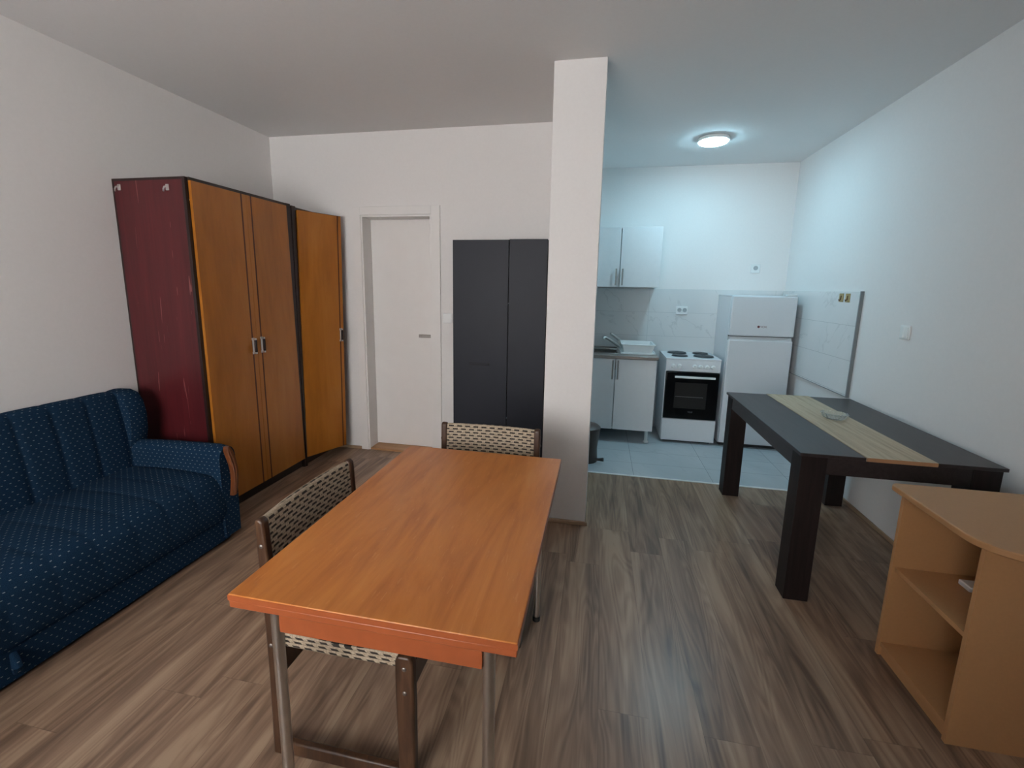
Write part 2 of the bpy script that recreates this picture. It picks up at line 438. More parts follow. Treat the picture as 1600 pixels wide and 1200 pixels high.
# the white door
dr = struct_root('door_1', (-1.716, YB, 0))
fr = B()
fr.box(-2.100, DX0, YB - .013, YB, 0, 2.143).box(DX1, -1.323, YB - .013, YB, 0, 2.143).box(DX0, DX1, YB - .013, YB, DZ, 2.143)
fr.box(DX0, DX0 + .016, YB - .006, YB + .2, 0, DZ).box(DX1 - .016, DX1, YB - .006, YB + .2, 0, DZ).box(DX0 + .016, DX1 - .016, YB - .006, YB + .2, DZ - .016, DZ)
fr.build('door_frame', M['doorwhite'], dr, bevel=.002)
lf = B().box(DX0 + .017, DX1 - .017, 3.815, 3.855, .022, DZ - .018).build('door_leaf', M['doorwhite'], dr, bevel=.002)
hd = B().box(-1.56, -1.43, 3.757, 3.770, 1.046, 1.073).cyl((-1.442, 3.768, 1.060), (-1.442, 3.815, 1.060), .009)
hd.build('door_handle', M['steel'], lf, bevel=.003)
B().cyl((-1.44, 3.812, .985), (-1.44, 3.8155, .985), .009).build('keyhole', M['steel'], lf)
B().box(DX0 + .017, DX1 - .017, YB - .004, 3.86, .0, .018).build('threshold', M['threshold'], dr, bevel=.003)

# splashback tiles
struct('wall_tiling', B().box(-.22, XR - .018, YK - .012, YK, .001, 1.507), M['walltile_xz'], smooth=False)
struct('wall_tiling_side', B().box(XR - .018, XR, 3.676, YK, .748, 1.507), M['walltile_yz'], smooth=False)
struct('trim_2', B().box(XR - .021, XR, 3.664, 3.676, .742, 1.509).box(XR - .019, XR, 3.676, 4.9, .742, .748), M['greytrim'], smooth=False)

# ceiling lamp
lt = thing('ceiling_lamp', 'round white ceiling lamp switched on above the kitchen', 'lamp', (.835, 4.24, H))
B().lathe([(.118, H - .002), (.122, H - .012), (.122, H - .028), (.112, H - .030)], .835, 4.24).build('lamp_rim', M['plastic'], lt)
B().lathe([(.112, H - .024), (.112, H - .033), (.105, H - .040), (.06, H - .045), (.01, H - .046)], .835, 4.24).build('lamp_diffuser', M['lit'], lt)

# ================================================================== kitchen
def bar_handle(x, y, z0, z1, parent, name='handle'):
    B().cyl((x, y - .028, z0), (x, y - .028, z1), .0075, n=12).cyl((x, y - .028, z0 + .02), (x, y + .001, z0 + .02), .004, n=8).cyl((x, y - .028, z1 - .02), (x, y + .001, z1 - .02), .004, n=8).build(name, M['steel'], parent)

CX0, CX1, CXM = -.216, .548, .166
bc = thing('base_cabinet', 'white two-door sink cabinet standing on short legs left of the cooker', 'cabinet', (.166, 4.76, 0))
by = 4.446
B().box(CX0, CX1, by + .018, 5.085, .134, .152).box(CX0, CX0 + .018, by + .018, 5.085, .134, .835).box(CX1 - .018, CX1, by + .018, 5.085, .134, .835).box(CX0, CX1, 5.07, 5.085, .134, .835).build('cabinet_body', M['white'], bc, bevel=.001)
for x0, x1, hx in ((CX0, CXM - .0032, .140), (CXM + .0032, CX1, .190)):
    d = B().box(x0, x1, by, by + .017, .134, .833).build('door', M['white'], bc, bevel=.0015)
    bar_handle(hx, by, .64, .825, d)
for x in (CX0 + .05, CX1 - .045):
    for y in (4.52, 5.02):
        B().cyl((x, y, .001), (x, y, .012), .026).cyl((x, y, .012), (x, y, .136), .016).build('leg', M['plastic'], bc)
wt = thing('sink_worktop', 'stainless steel worktop with inset sink on the white base cabinet', 'sink', (.17, 4.76, .837))
SX0, SX1, SY0, SY1 = -.17, .185, 4.60, 4.95
z0, z1 = .837, .866
B().box(-.218, SX0, by - .008, 5.087, z0, z1).box(SX1, .562, by - .008, 5.087, z0, z1).box(SX0, SX1, by - .008, SY0, z0, z1).box(SX0, SX1, SY1, 5.087, z0, z1).build('worktop', M['steel'], wt, bevel=.002)
b = B(); bw = .004
b.box(SX0, SX1, SY0, SY1, .70, .704).box(SX0, SX0 + bw, SY0, SY1, .704, .864).box(SX1 - bw, SX1, SY0, SY1, .704, .864).box(SX0, SX1, SY0, SY0 + bw, .704, .864).box(SX0, SX1, SY1 - bw, SY1, .704, .864)
b.build('sink_bowl', M['steel'], wt)
B().box(SX0 - .015, SX1 + .015, SY0 - .015, SY0, z1, z1 + .004).box(SX0 - .015, SX1 + .015, SY1, SY1 + .015, z1, z1 + .004).box(SX0 - .015, SX0, SY0, SY1, z1, z1 + .004).box(SX1, SX1 + .015, SY0, SY1, z1, z1 + .004).box(-.218, .56, 5.07, 5.087, z1, z1 + .012).build('sink_rim', M['steel'], wt, bevel=.0015)
B().cyl((.01, 4.78, .704), (.01, 4.78, .707), .03).build('drain', M['blackplastic'], wt)
fc = thing('sink_faucet', 'chrome mixer tap with raised slanting spout at the sink', 'tap', (.215, 5.0, .866))
B().cyl((.215, 5.0, .8665), (.215, 5.0, .872), .026).cyl((.215, 5.0, .872), (.215, 5.0, .955), .020).build('tap_body', M['chrome'], fc, bevel=.002)
B().tube([(.21, 4.99, .895), (.17, 4.955, .925), (.10, 4.90, .975), (.065, 4.872, .995), (.05, 4.86, .992), (.045, 4.855, .975)], [.016, .015, .014, .014, .014, .015]).build('spout', M['chrome'], fc)
B().tube([(.215, 5.0, .955), (.20, 4.99, .972), (.15, 4.95, 1.012), (.115, 4.925, 1.035)], [.02, .016, .012, .012]).build('lever', M['chrome'], fc)
# dish drainer
dk = thing('dish_rack', 'white plastic dish drainer on its tray on the steel worktop', 'dish rack', (.385, 4.77, .866))
RX0, RX1, RY0, RY1 = .225, .535, 4.585, 4.93
B().box(RX0 - .005, RX1 + .005, RY0 - .01, RY1 + .01, .868, .875).box(RX0 - .012, RX1 + .012, RY0 - .018, RY0 - .01, .868, .886).box(RX0 - .012, RX1 + .012, RY1 + .01, RY1 + .018, .868, .886).box(RX0 - .012, RX0 - .005, RY0 - .018, RY1 + .018, .868, .886).box(RX1 + .005, RX1 + .012, RY0 - .018, RY1 + .018, .868, .886).build('drip_tray', M['plastic'], dk, bevel=.003)
b = B()
def ringsec(x0, x1, y0, y1, z): return [(x0, y0, z), (x1, y0, z), (x1, y1, z), (x0, y1, z)]
i_ = .02
b.loft([ringsec(RX0 + .02, RX1 - .02, RY0 + .02, RY1 - .02, .878), ringsec(RX0 + .004, RX1 - .004, RY0 + .004, RY1 - .004, .955), ringsec(RX0 - .008, RX1 + .008, RY0 - .008, RY1 + .008, .958), ringsec(RX0 - .008, RX1 + .008, RY0 - .008, RY1 + .008, .966), ringsec(RX0 + .010, RX1 - .010, RY0 + .010, RY1 - .010, .966), ringsec(RX0 + .026, RX1 - .026, RY0 + .026, RY1 - .026, .886)])
b.build('rack_basket', M['plastic'], dk, bevel=.003)
b = B()
for i in range(9):
    x = RX0 + .045 + i * .027
    b.box(x, x + .004, RY0 + .03, RY1 - .03, .884, .925)
b.build('plate_dividers', M['plastic'], dk)
# wall cabinet
wc = thing('wall_cabinet', 'white two-door cabinet hung on the kitchen wall above the sink', 'cabinet', (.166, 4.9, 1.518))
uy = 4.722
B().box(CX0, CX1, uy + .018, 5.095, 1.518, 1.534).box(CX0, CX1, uy + .018, 5.095, 2.077, 2.093).box(CX0, CX0 + .016, uy + .018, 5.095, 1.534, 2.077).box(CX1 - .016, CX1, uy + .018, 5.095, 1.534, 2.077).box(CX0, CX1, 5.085, 5.095, 1.534, 2.077).build('cabinet_body', M['white'], wc, bevel=.001)
for x0, x1, hx in ((CX0, CXM - .0032, .130), (CXM + .0032, CX1, .192)):
    d = B().box(x0, x1, uy, uy + .017, 1.518, 2.093).build('door', M['white'], wc, bevel=.0015)
    bar_handle(hx, uy, 1.535, 1.695, d)

# cooker
sx0, sx1, sy0, sy1 = .648, 1.148, 4.575, 5.085
ck = thing('electric_cooker', 'white freestanding electric cooker with black glass oven door', 'cooker', (.898, 4.83, 0))
B().box(sx0, sx1, sy0 + .03, sy1, .025, .838).build('cooker_body', M['enamel'], ck, bevel=.004)
B().box(sx0 + .03, sx1 - .03, sy0 + .05, sy1 - .03, .001, .026).build('cooker_plinth', M['blackplastic'], ck)
B().box(sx0 - .002, sx1 + .002, sy0 - .002, sy1, .838, .852).build('hob_top', M['enamel'], ck, bevel=.004, seg=3)
for x, y, r in ((.800, 4.955, .090), (.795, 4.735, .0725), (1.030, 4.965, .0725), (1.020, 4.745, .090)):
    hp = B().lathe([(r + .006, .852), (r + .006, .855), (r, .856), (r, .862), (r - .004, .864), (.022, .864), (.02, .862), (.003, .862)], x, y, 36).build('hotplate', M['hob'], ck)
B().box(sx0, sx1, sy0, sy0 + .03, .722, .838).build('control_panel', M['enamel'], ck, bevel=.004)
for x in (.716, .774, .912, .967, 1.024, 1.080):
    B().cyl((x, sy0, .773), (x, sy0 - .010, .773), .022, .021).cyl((x, sy0 - .010, .773), (x, sy0 - .026, .773), .018, .015).box(x - .002, x + .002, sy0 - .028, sy0 - .01, .758, .788).build('knob', M['plastic'], ck, bevel=.0015)
od = B().box(.655, 1.143, sy0 - .012, sy0 + .028, .253, .719).build('oven_door', M['blackglass'], ck, bevel=.008, seg=3)
B().box(.745, 1.040, sy0 - .0127, sy0 - .0115, .36, .615).build('oven_window', M['ovendim'], od)
b = B().box(.757, 1.010, sy0 - .0133, sy0 - .0125, .474, .478)
for i in range(13): b.box(.757 + i * .0205, .760 + i * .0205, sy0 - .0133, sy0 - .0125, .470, .474)
b.build('oven_rack', M['greylogo'], od)
B().box(.733, 1.100, sy0 - .050, sy0 - .036, .664, .684).box(.745, .760, sy0 - .038, sy0 - .011, .668, .680).box(1.073, 1.088, sy0 - .038, sy0 - .011, .668, .680).build('oven_handle', M['plastic'], od, bevel=.003)
text_obj('oven_logo', 'VOX', .022, (.903, sy0 - .0128, .325), Matrix.Rotation(PI / 2, 3, 'X'), M['greylogo'], od)
B().box(sx0 + .002, sx1 - .002, sy0 - .008, sy0 + .03, .028, .249).build('storage_drawer', M['enamel'], ck, bevel=.005)

# fridge
fx0, fx1, fy = 1.186, 1.736, 4.563
fg = thing('fridge_freezer', 'white fridge freezer with the freezer door on top, right of the cooker', 'fridge', (1.46, 4.83, 0))
B().box(fx0, fx1, fy + .052, 5.08, .03, 1.447).build('fridge_body', M['fridge'], fg, bevel=.004)
B().box(fx0 + .02, fx1 - .02, fy + .06, 5.05, .001, .032).box(fx0 + .004, fx1 - .004, fy + .045, fy + .053, .05, 1.44).build('fridge_base', M['blackplastic'], fg)
B().box(fx0 - .002, fx1 + .002, fy + .05, 5.08, 1.447, 1.459).build('fridge_top', M['fridge'], fg, bevel=.004)
d1 = B().box(fx0, fx1, fy, fy + .046, 1.086, 1.455).build('freezer_door', M['fridge'], fg, bevel=.012, seg=4)
lw = []
n = 24
top = [(fx0 + (fx1 - fx0) * i / n, 1.076 - .020 * (math.sin(PI * min(1, max(0, (i / n - .06) / .88))) ** .35)) for i in range(n + 1)]
b = B().box(fx0, fx1, fy, fy + .046, .042, 1.05)
d2 = b.build('fridge_door', M['fridge'], fg, bevel=.012, seg=4)
B().prism([(fx0 + .006, 1.046)] + [(x, z) for x, z in top][1:-1] + [(fx1 - .006, 1.046)], 'y', fy + .004, fy + .014).box(fx0 + .006, fx1 - .006, fy + .030, fy + .045, 1.045, 1.078).build('grip_lip', M['fridge'], d2, bevel=.001)
B().box(fx1 - .09, fx1 - .01, fy + .01, fy + .06, 1.459, 1.472).build('hinge_cover', M['plastic'], fg, bevel=.004)
B().cyl((1.432, fy - .001, 1.176), (1.432, fy + .002, 1.176), .011).build('fridge_logo_dot', M['redlogo'], d1)
text_obj('fridge_logo', 'VOX', .026, (1.475, fy - .0004, 1.175), Matrix.Rotation(PI / 2, 3, 'X'), M['redlogo'], d1)

# pedal bin
bx, bY = -.078, 3.90
bn = thing('pedal_bin', 'brown plastic pedal bin half hidden behind the white column', 'bin', (bx, bY, 0))
B().lathe([(.112, .001), (.116, .01), (.112, .05), (.108, .12), (.114, .19), (.122, .24), (.124, .285), (.126, .292), (.05, .292)], bx, bY).build('bin_body', M['binbrown'], bn)
B().lathe([(.128, .288), (.131, .296), (.128, .308), (.11, .322), (.06, .334), (.01, .337)], bx, bY).build('bin_lid', M['binbrown'], bn)
B().tube([(bx + .09, bY - .05, .03), (bx + .13, bY - .065, .035), (bx + .165, bY - .075, .042)], [.012, .012, .017]).build('pedal', M['binbrown'], bn)

# sockets and switches -------------------------------------------------
def socket(name, label, x, z, y, w, h, n):
    t = thing(name, label, 'socket', (x, y, z))
    B().box(x - w / 2, x + w / 2, y - .012, y, z - h / 2, z + h / 2).build('cover_plate', M['plastic'], t, bevel=.004)
    for i in range(n):
        cx = x + (i - (n - 1) / 2) * .052
        ORG_S = ORG[t.name]; ORG[t.name] = Vector((0, 0, 0))
        o = B().lathe([(.021, 0), (.021, .004), (.017, .004), (.016, .0015), (.002, .0015)], 0, 0).rot(PI / 2, 0, 0, 0, 'X').build('socket_well', M['well'], t)
        ORG[t.name] = ORG_S
        o.location = (cx - x, -.012, .004 if n > 1 else .006)
    return t
socket('wall_socket', 'white double socket on the marble tiles above the cooker', .837, 1.287, YK - .012, .115, .085, 2)
socket('wall_socket', 'white single socket on the plain wall above the fridge', 1.509, 1.723, YK, .085, .085, 1)
t = thing('light_switch', 'white double rocker switch on the right wall', 'switch', (XR, 3.153, 1.268))
B().box(XR - .010, XR, 3.108, 3.198, 1.226, 1.310).build('cover_plate', M['plastic'], t, bevel=.004)
for y in (3.118, 3.154): B().box(XR - .014, XR - .009, y, y + .034, 1.236, 1.300).build('rocker', M['plastic'], t, bevel=.002)
t = thing('light_switch', 'white light switch between the door frame and the black cabinet', 'switch', (-1.262, YB, 1.231))
B().box(-1.305, -1.222, YB - .010, YB, 1.190, 1.272).build('cover_plate', M['plastic'], t, bevel=.004)
B().box(-1.297, -1.230, YB - .014, YB - .009, 1.198, 1.264).build('rocker', M['plastic'], t, bevel=.002)
for y, lb in ((3.835, 'small yellowed adhesive hook on the tiles, the one nearer the tile edge'), (3.93, 'small yellowed adhesive hook on the tiles, the one nearer the fridge')):
    t = thing('adhesive_hook', lb, 'hook', (XR - .018, y, 1.46), 'yellowed hooks on the tiles')
    B().box(XR - .022, XR - .018, y - .031, y + .031, 1.428, 1.492).build('hook_pad', M['yellow'], t, bevel=.0015)
    B().tube([(XR - .022, y, 1.475), (XR - .024, y, 1.445), (XR - .032, y, 1.438), (XR - .036, y, 1.448)], .004, 8).build('hook_tip', M['darkstrip'], t)

# ================================================================== wardrobe
wx0, wx1, wy0, wym, wy1, wh = XL + .004, -2.334, 2.297, 3.166, 3.62, 2.084
wd = thing('wardrobe', 'tall three-door wardrobe with honey doors and dark red side', 'wardrobe', (-2.6, 2.95, 0))
B().box(wx0, wx1 - .016, wy0, wy0 + .018, 0, wh).build('side_panel', M['redveneer'], wd, bevel=.001)['label'] = 'dark red scratched side panel'
e = .012
B().box(wx0, wx0 + e, wy0 - .002, wy0, 0, wh).box(wx1 - .034, wx1 - .015, wy0 - .0025, wy0 + .018, 0, wh).box(wx0 + e, wx1 - .034, wy0 - .002, wy0, wh - .014, wh).build('edge_strip', M['darkedge'], wd, bevel=.0015)
B().box(wx0, wx1 - .002, wy0 + .018, wym, wh - .018, wh).build('top_board', M['darkedge'], wd)
B().box(wx0, wx1 - .002, wym + .03, wy1, wh - .03, wh - .012).build('top_board', M['darkedge'], wd)
B().box(wx0, wx1 - .02, wy0 + .018, wy1, .075, .093).build('bottom_board', M['darkedge'], wd)
B().box(wx0, wx0 + .006, wy0 + .018, wy1, .075, wh - .03).build('back_panel', M['redveneer'], wd)
B().box(wx1 - .045, wx1 - .03, wy0 + .018, wy1, 0, .08).build('plinth', M['darkedge'], wd)
B().prism([(wym, 0), (wym + .013, 0), (wym + .018, wh + .002), (wym - .030, wh + .002)], 'x', wx0 + .01, wx1 - .002).build('middle_panel', M['darkedge'], wd, bevel=.001)
B().prism([(wym + .017, 0), (wym + .030, 0), (wym + .072, wh - .006), (wym + .026, wh - .006)], 'x', wx0 + .01, wx1 + .003).build('middle_panel', M['darkedge'], wd, bevel=.001)
B().box(wx0, wx1 - .03, wy1, wy1 + .018, 0, wh - .012).build('end_panel', M['redveneer'], wd)
def wdoor(y0, y1, stripe, hy, rot=None, top=2.066, lean=None):
    b = B().box(wx1 - .014, wx1 + .004, y0, y1, .075, top)
    b.mat(1).box(wx1 + .0035, wx1 + .0052, stripe - .0055, stripe + .0055, .075, top)
    b.mat(2).box(wx1 - .0142, wx1 + .0042, y0, y1, top, top + .003)
    h = B().box(wx1 + .005, wx1 + .0075, hy - .012, hy + .012, 1.012, 1.028).box(wx1 + .005, wx1 + .0065, hy - .008, hy + .008, 1.028, 1.108).box(wx1 + .005, wx1 + .0075, hy - .012, hy + .012, 1.108, 1.124)
    h.box(wx1 + .005, wx1 + .030, hy - .006, hy + .006, 1.014, 1.026).box(wx1 + .005, wx1 + .030, hy - .006, hy + .006, 1.110, 1.122)
    g = B().box(wx1 + .020, wx1 + .031, hy - .009, hy + .009, 1.026, 1.110)
    if lean:
        for q in (b, h, g):
            for v in q.bm.verts:
                if lean > 0 or v.co.y > y1 - .02: v.co.y += lean * (v.co.z - .075) / 2.0
    if rot:
        for q in (b, h, g): q.rot(-rot, wx1, y0)
    d = b.build('door', [M['honey'], M['darkstrip'], M['darkedge']], wd)
    hh = h.build('handle', M['chrome'], d, bevel=.001)
    g.build('handle_grip', M['darkedge'], d, bevel=.003)
    return d
wdoor(wy0 + .020, 2.731, 2.690, 2.694)
wdoor(2.734, wym - .001, 2.774, 2.774, lean=-.034)
wdoor(wym + .032, wym + .032 + .385, wym + .032 + .352, wym + .032 + .355, math.radians(22), 2.052, lean=.045)
for x, z in ((-2.806, 2.030), (-2.468, 2.022)):
    B().box(x - .010, x + .010, wy0 - .006, wy0 - .0005, z - .012, z + .022).tube([(x, wy0 - .004, z + .012), (x, wy0 - .022, z + .004), (x, wy0 - .028, z - .008), (x - .008, wy0 - .022, z - .020)], .005, 8).build('coat_hook', M['chrome'], wd, bevel=.002)

# ================================================================== black cabinet
kx0, kx1, ky, kh = -1.099, -.392, 3.32, 1.838
kc = thing('black_cabinet', 'tall matt black two-door cabinet against the back wall beside the door', 'cabinet', (-.745, 3.49, 0))
B().box(kx0 + .001, kx1 - .001, ky + .02, YB - .02, .001, kh - .002).build('cabinet_body', M['blackdoor'], kc, bevel=.001)
d = B().box(kx0, -.6745, ky, ky + .018, .02, kh - .004).build('door', M['blackdoor'], kc, bevel=.0015)
B().box(-.971, -.815, ky - .003, ky + .002, .905, .909).box(-.971, -.815, ky - .003, ky + .002, .919, .922).box(-.822, -.812, ky - .004, ky + .002, .903, .924).build('recessed_handle', M['blackgap'], d, bevel=.001)
B().box(-.6685, kx1, ky, ky + .018, .02, kh).build('door', M['blackdoor'], kc, bevel=.0015)
B().box(-.675, -.668, ky + .012, ky + .021, .02, kh - .005).build('gap_strip', M['blackgap'], kc)
B().box(-.674, -.669, ky + .001, ky + .012, 1.374, 1.381).build('door_catch', M['greytrim'], kc)
B().box(-.674, -.669, ky + .001, ky + .012, .495, .505).build('door_catch', M['greytrim'], kc)

# ================================================================== sofa
FAB = M['fabric']
sf = thing('sofa', 'dark blue sofa with pale dashes and wooden arm trim along the left wall', 'sofa', (-2.45, 1.15, 0))
SYA, SYB = .16, 2.075
def puff(y, amp):
    t_ = ((2.045 - y) / .16) % 1.0
    return amp * (1 - abs(2 * t_ - 1) ** 5)
ys = []
y = SYA
N = 192
for i in range(N + 1): ys.append(SYA + (SYB - SYA) * i / N)
# seat cushion: section in xz
def seat_sec(y):
    p = puff(y, .005); e_ = min(1, min(y - SYA, SYB - y) / .03); e_ = max(0, e_) ** .5
    e2 = (1 - e_) * .02
    pts = [(-2.74, .20), (-2.74, .40 - e2), (-2.67, .418 + p - e2)]
    for k_ in range(1, 6): pts.append((-2.67 + .09 * k_, .418 + p + .012 * math.sin(k_ / 6 * PI) - e2))
    for a in range(0, 7):
        th = PI / 2 * (1 - a / 6)
        pts.append((-2.150 + (.095 + p * .6 - e2 * .5) * math.cos(th), .305 + (.113 + p - e2) * math.sin(th)))
    pts += [(-2.052 + p * .7 - e2 * .5, .25), (-2.050 + p * .7 - e2 * .5, .19), (-2.062, .155), (-2.12, .152)]
    return [(x, y, z) for x, z in pts]
B().loft([seat_sec(y) for y in ys]).build('seat_cushion', FAB, sf, angle=60)
def back_sec(y):
    p = puff(y, .008); e_ = max(0, min(1, min(y - SYA, SYB + .03 - y) / .03)) ** .5
    pts = [(-2.65 + p, .36), (-2.652 + p, .44), (-2.662 + p, .55), (-2.68 + p, .68), (-2.70 + p, .78)]
    for a in range(0, 7):
        th = PI * a / 6
        pts.append((-2.765 + (.062 + p) * math.cos(th), .81 + (.052 + p * .6) * math.sin(th)))
    pts += [(-2.835, .70), (-2.835, .36)]
    return [(x, y, z) for x, z in pts]
B().loft([back_sec(SYA + (SYB - .005 - SYA) * i / N) for i in range(N + 1)]).build('backrest', FAB, sf, angle=60)
# base, with the front drawer of the bed box
B().box(-2.80, -2.072, SYA - .06, 2.105, .012, .150).build('base', FAB, sf, bevel=.012, seg=3)
for x in (-2.74, -2.14):
    for y in (.2, 2.04): B().box(x - .025, x + .025, y - .025, y + .025, 0, .014).build('foot', M['blackplastic'], sf)
B().tube([(-2.072, 1.085, .125), (-2.052, 1.078, .11), (-2.045, 1.075, .085), (-2.055, 1.08, .06), (-2.07, 1.085, .05)], [.012, .014, .016, .014, .012], 10).build('pull_strap', FAB, sf)
def arm(ya, yb):
    ym = (ya + yb) / 2; w = (yb - ya) / 2
    secs = []
    for i in range(15):
        t_ = i / 14; x = -2.80 + .745 * t_
        topz = .560 + .022 * math.sin(t_ * PI * .55)
        endr = 1 - max(0, (t_ - .93) / .07) ** 2 * .12
        pts = [(x, ya + .004, .02 if t_ < .99 else .04), (x, ya, .30), (x, ya, topz - .07)]
        for a in range(1, 8):
            th = PI * (1 - a / 8); pts.append((x, ym + w * 1.08 * math.cos(th) * endr, topz - .065 + .065 * math.sin(th) * endr))
        pts += [(x, yb, topz - .07), (x, yb, .30), (x, yb - .004, .02 if t_ < .99 else .04)]
        secs.append(pts)
    a_ = B().loft(secs).build('armrest', FAB, sf, angle=60)
    # carved wooden front: a curved, ridged strip
    s_ = 1 if ya > 1 else -1
    path = []
    for i in range(13):
        t_ = i / 12
        z = .578 - .30 * t_
        yc = ym - s_ * .012 + s_ * (.020 * t_ + .018 * math.sin(t_ * PI * 1.0))
        hw = .025 * math.sin(min(1, t_ * 5 + .25) * PI / 2) * (1 - .45 * t_)
        xo = -2.052 + .012 * math.sin(t_ * PI)
        path.append((yc, z, hw, xo))
    b = B(); secs = []
    for yc, z, hw, xo in path:
        q = []
        for uu, dd in ((-1, -.004), (-1, .014), (-.7, .024), (-.4, .016), (-.15, .026), (.15, .026), (.4, .016), (.7, .024), (1, .014), (1, -.004)):
            q.append((xo + dd, yc + uu * hw, z))
        secs.append(q)
    b.loft(secs).build('arm_trim', M['armwood'], sf, angle=50)['label'] = 'carved varnished wooden trim on the arm front'
arm(2.052, 2.165)
arm(SYA - .09, SYA + .01)
def wing(ya, yb):
    secs = []
    for i in range(9):
        t_ = i / 8; y = ya + (yb - ya) * t_
        k_ = math.sin(PI * (.12 + .76 * t_)) ** .5
        q = []
        for x, z in ((-2.845, .50), (-2.845, .80), (-2.83, .845), (-2.79, .866), (-2.73, .868), (-2.675, .85), (-2.640, .80), (-2.625, .72), (-2.63, .62), (-2.66, .50)):
            cx, cz = -2.74, .68
            q.append((cx + (x - cx) * (.86 + .14 * k_), y, cz + (z - cz) * (.90 + .10 * k_)))
        secs.append(q)
    B().loft(secs).build('backrest_wing', FAB, sf, angle=60)
wing(2.050, 2.150)
wing(SYA - .09, SYA + .005)

# ================================================================== orange table
tx0, tx1, ty0, ty1 = -.852, -.137, .837, 1.921
ot = thing('dining_table', 'orange cherry extending table with chrome tube legs, a chair at two sides', 'table', ((tx0 + tx1) / 2, (ty0 + ty1) / 2, 0))
ORG_T = ORG[ot.name]
b = B().box(tx0, tx1, ty0, ty1, .7325, .750); b.build('top_leaf', [M['cherry']], ot, bevel=.0025, seg=3)
B().box(tx0 - .0008, tx1 + .0008, ty0 - .0008, ty0 + .002, .7335, .7475).box(tx1 - .002, tx1 + .0008, ty0, ty1, .7335, .7475).box(tx0 - .0008, tx0 + .002, ty0, ty1, .7335, .7475).build('edge_band', M['cherryedge'], ot)
B().box(tx0 + .001, tx1 - .001, ty0 + .001, ty1 - .001, .7135, .7315).build('extension_leaf', M['cherryedge'], ot, bevel=.002)
ay0, ay1 = .905, 1.852
B().box(-.772, -.232, ay0, ay0 + .018, .604, .713).box(-.772, -.232, ay1 - .018, ay1, .604, .713).box(-.772, -.754, ay0 + .018, ay1 - .018, .604, .713).box(-.250, -.232, ay0 + .018, ay1 - .018, .604, .713).build('apron', M['cherryedge'], ot, bevel=.001)
for x in (-.788, -.217):
    for y in (ay0 + .012, ay1 - .012):
        l = B().cyl((x, y, .012), (x, y, .713), .0150, n=24).build('leg', M['chrome'], ot)
        B().cyl((x, y, 0), (x, y, .022), .0170, n=20).build('foot_cap', M['blackplastic'], l)

# ================================================================== chairs
def make_chair(label, loc, rz):
    t = thing('dining_chair', label, 'chair', (0, 0, 0), 'dining chairs with woven seats')
    W2 = .253; th = .030
    for s_ in (-1, 1):
        xo = s_ * W2; xi = s_ * (W2 - th); x0, x1 = min(xo, xi), max(xo, xi)
        p = B().prism([(.006, .0), (.050, .0), (.050, .30), (.048, .45), (.044, .62), (.034, .805), (.020, .816), (.004, .808), (.008, .62), (.012, .45), (.012, .30)], 'x', x0, x1).build('rear_post', M['chairwood'], t, bevel=.007, seg=3)
        B().prism([(.440, .0), (.492, .0), (.494, .30), (.492, .425), (.480, .443), (.444, .443), (.436, .425), (.436, .30)], 'x', x0, x1).build('front_leg', M['chairwood'], t, bevel=.007, seg=3)
        B().prism([(.046, .002), (.444, .002), (.444, .05), (.046, .05)], 'x', x0 + .003, x1 - .003).build('runner', M['chairwood'], t, bevel=.006, seg=2)
        for y, z in ((.024, .730), (.466, .405), (.466, .325), (.03, .40)):
            q_ = B().lathe([(.007, 0), (.0068, .002), (.005, .0035), (.001, .004)], 0, 0, 16).rot(s_ * PI / 2, 0, 0, 0, 'Y').build('bolt', M['boltmetal'], t)
            q_.location = (xo, y, z)
    B().box(-.225, .225, .018, .044, .275, .365).build('rear_rail', M['chairwood'], t, bevel=.006)
    B().box(-.225, .225, .450, .474, .290, .385).build('front_rail', M['chairwood'], t, bevel=.006)
    # woven seat and back
    secs = []
    n = 16
    for i in range(n + 1):
        x = -.223 + .446 * i / n
        q = []
        sag = .012 * (1 - (2 * i / n - 1) ** 2)
        for y, z in ((.055, .375), (.048, .388), (.048, .410), (.056, .422), (.15, .420), (.25, .416), (.36, .420), (.455, .426), (.468, .414), (.468, .392), (.455, .378), (.25, .374)):
            q.append((x, y, z - sag * (1 if z > .41 else .6)))
        secs.append(q)
    B().loft(secs).build('seat', M['weaveseat'], t, bevel=.004, angle=50)
    secs = []
    n = 20
    for i in range(n + 1):
        a = 2 * i / n - 1; x = .223 * a
        bow = -.012 * (1 - a * a) + .004
        tz = .808 + .004 * (1 - a * a)
        q = []
        for y, z in ((.014, .53), (.008, .545), (.004, .66), (-.004, tz - .02), (.0, tz - .004), (.010, tz), (.020, tz - .004), (.026, tz - .02), (.034, .66), (.038, .545), (.030, .53)):
            q.append((x, y + bow, z))
        secs.append(q)
    B().loft(secs).build('backrest', M['weave'], t, angle=50)
    t.location = loc; t.rotation_euler = (0, 0, rz)
    return t
ca = make_chair('brown wooden chair with woven back at the long side of the orange table', (-.968, 1.312, 0), -PI / 2)
def dup(root, loc, rz, label):
    r = root.copy(); C.objects.link(r); r.location = loc; r.rotation_euler = (0, 0, rz); r['label'] = label
    for ch in list(root.children):
        c_ = ch.copy(); C.objects.link(c_); c_.parent = r
        for g_ in ch.children:
            d_ = g_.copy(); C.objects.link(d_); d_.parent = c_
    return r
dup(ca, (-.511, 2.145, 0), PI, 'brown wooden chair with woven back at the far end of the orange table')

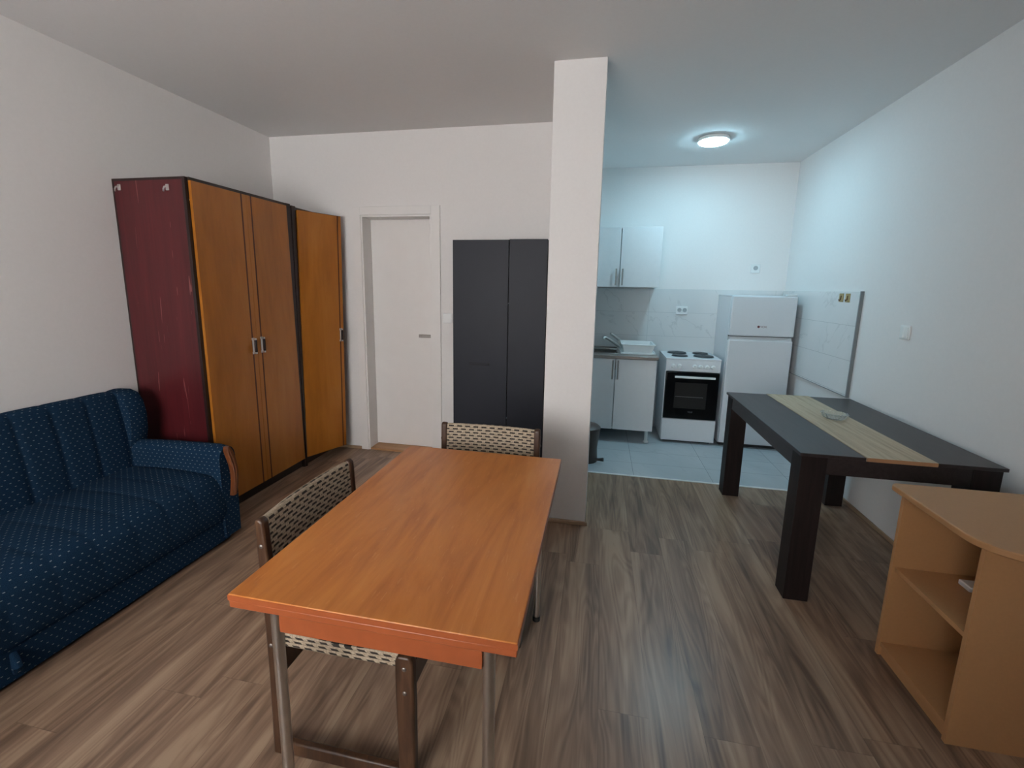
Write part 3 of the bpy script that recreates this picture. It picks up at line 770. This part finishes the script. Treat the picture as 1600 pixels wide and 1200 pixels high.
# ================================================================== dark dining table
ux0, ux1, uy0, uy1 = .944, 1.758, 2.244, 3.540
dt = thing('dark_table', 'dark wenge table with a pale oak stripe along the right wall', 'table', ((ux0 + ux1) / 2, (uy0 + uy1) / 2, 0))
gx0, gx1 = 1.214, 1.491
B().box(ux0, gx0, uy0, uy1, .744, .760).box(gx1, ux1, uy0, uy1, .744, .760).build('tabletop', M['wenge'], dt, bevel=.0015)
b = B().box(gx0, gx1, uy0 - .006, uy1 + .002, .745, .763); b.mat(1).box(gx0, gx1, uy0 - .0066, uy0 - .0055, .745, .7625)
b.build('oak_stripe', [M['oak'], M['oakedge']], dt)['label'] = 'pale oak stripe'
lx0, lx1, ly0, ly1 = .955, 1.747, 2.254, 3.530
for x0, x1 in ((lx0, lx0 + .110), (lx1 - .110, lx1)):
    for y0, y1 in ((ly0, ly0 + .105), (ly1 - .105, ly1)):
        B().box(x0, x1, y0, y1, 0, .743).build('leg', M['wengev'], dt, bevel=.0015)
B().box(lx0 + .110, lx1 - .110, ly0 + .004, ly0 + .022, .660, .743).box(lx0 + .110, lx1 - .110, ly1 - .022, ly1 - .004, .660, .743).box(lx0 + .004, lx0 + .022, ly0 + .105, ly1 - .105, .660, .743).box(lx1 - .022, lx1 - .004, ly0 + .105, ly1 - .105, .660, .743).build('apron', M['wenge'], dt, bevel=.001)
# cut-glass ashtray
b = B().lathe([(.046, .7635), (.056, .772), (.066, .790), (.068, .797), (.062, .798), (.056, .786), (.046, .774), (.01, .772)], 1.383, 2.93, 48, wob=lambda t_, i: 1 + (.05 * math.cos(12 * t_) if 0 < i < 6 else 0))
tag(b.build('glass_bowl', M['glass'], org=(1.383, 2.93, .763)), 'small clear cut-glass bowl on the oak stripe of the dark table', 'bowl')

# ================================================================== chipboard shelf unit
sh = thing('shelf_unit', 'low beech-coloured shelf unit with rounded top at the right wall', 'shelf', (1.5, 1.77, 0))
MD = M['mdf']
B().box(1.212, 1.79, 1.566, 1.584, 0, .713).build('side_panel', MD, sh, bevel=.001)
B().box(1.212, 1.79, 1.957, 1.975, 0, .713).build('side_panel', MD, sh, bevel=.001)
B().box(1.222, 1.772, 1.584, 1.957, .386, .404).build('shelf_board', MD, sh, bevel=.001)
B().box(1.218, 1.772, 1.584, 1.957, .042, .060).build('bottom_board', MD, sh, bevel=.001)
B().box(1.226, 1.242, 1.584, 1.957, 0, .042).build('kickboard', MD, sh)
B().box(1.772, 1.786, 1.584, 1.957, .0, .713).build('back_panel', MD, sh)
pts = []
def arc(cx, cy, r, a0, a1, n=10): return [(cx + r * math.cos(math.radians(a0 + (a1 - a0) * i / n)), cy + r * math.sin(math.radians(a0 + (a1 - a0) * i / n))) for i in range(n + 1)]
pts = arc(1.190 + .13, 1.505 + .13, .13, 180, 270, 14) + [(1.795, 1.505), (1.795, 2.025)] + arc(1.190 + .03, 2.025 - .03, .03, 90, 180, 8)
B().prism(pts, 'z', .713, .736).build('rounded_top', MD, sh, bevel=.004, seg=3)
wb = thing('charger_block', 'small white plastic plug block lying on the middle shelf of the unit', 'charger', (1.43, 1.865, .404))
B().box(1.395, 1.460, 1.835, 1.892, .4045, .424).build('plug_body', M['plastic'], wb, bevel=.004)
B().cyl((1.460, 1.855, .414), (1.478, 1.855, .414), .0025, n=8).cyl((1.460, 1.873, .414), (1.478, 1.873, .414), .0025, n=8).build('plug_pin', M['steel'], wb)
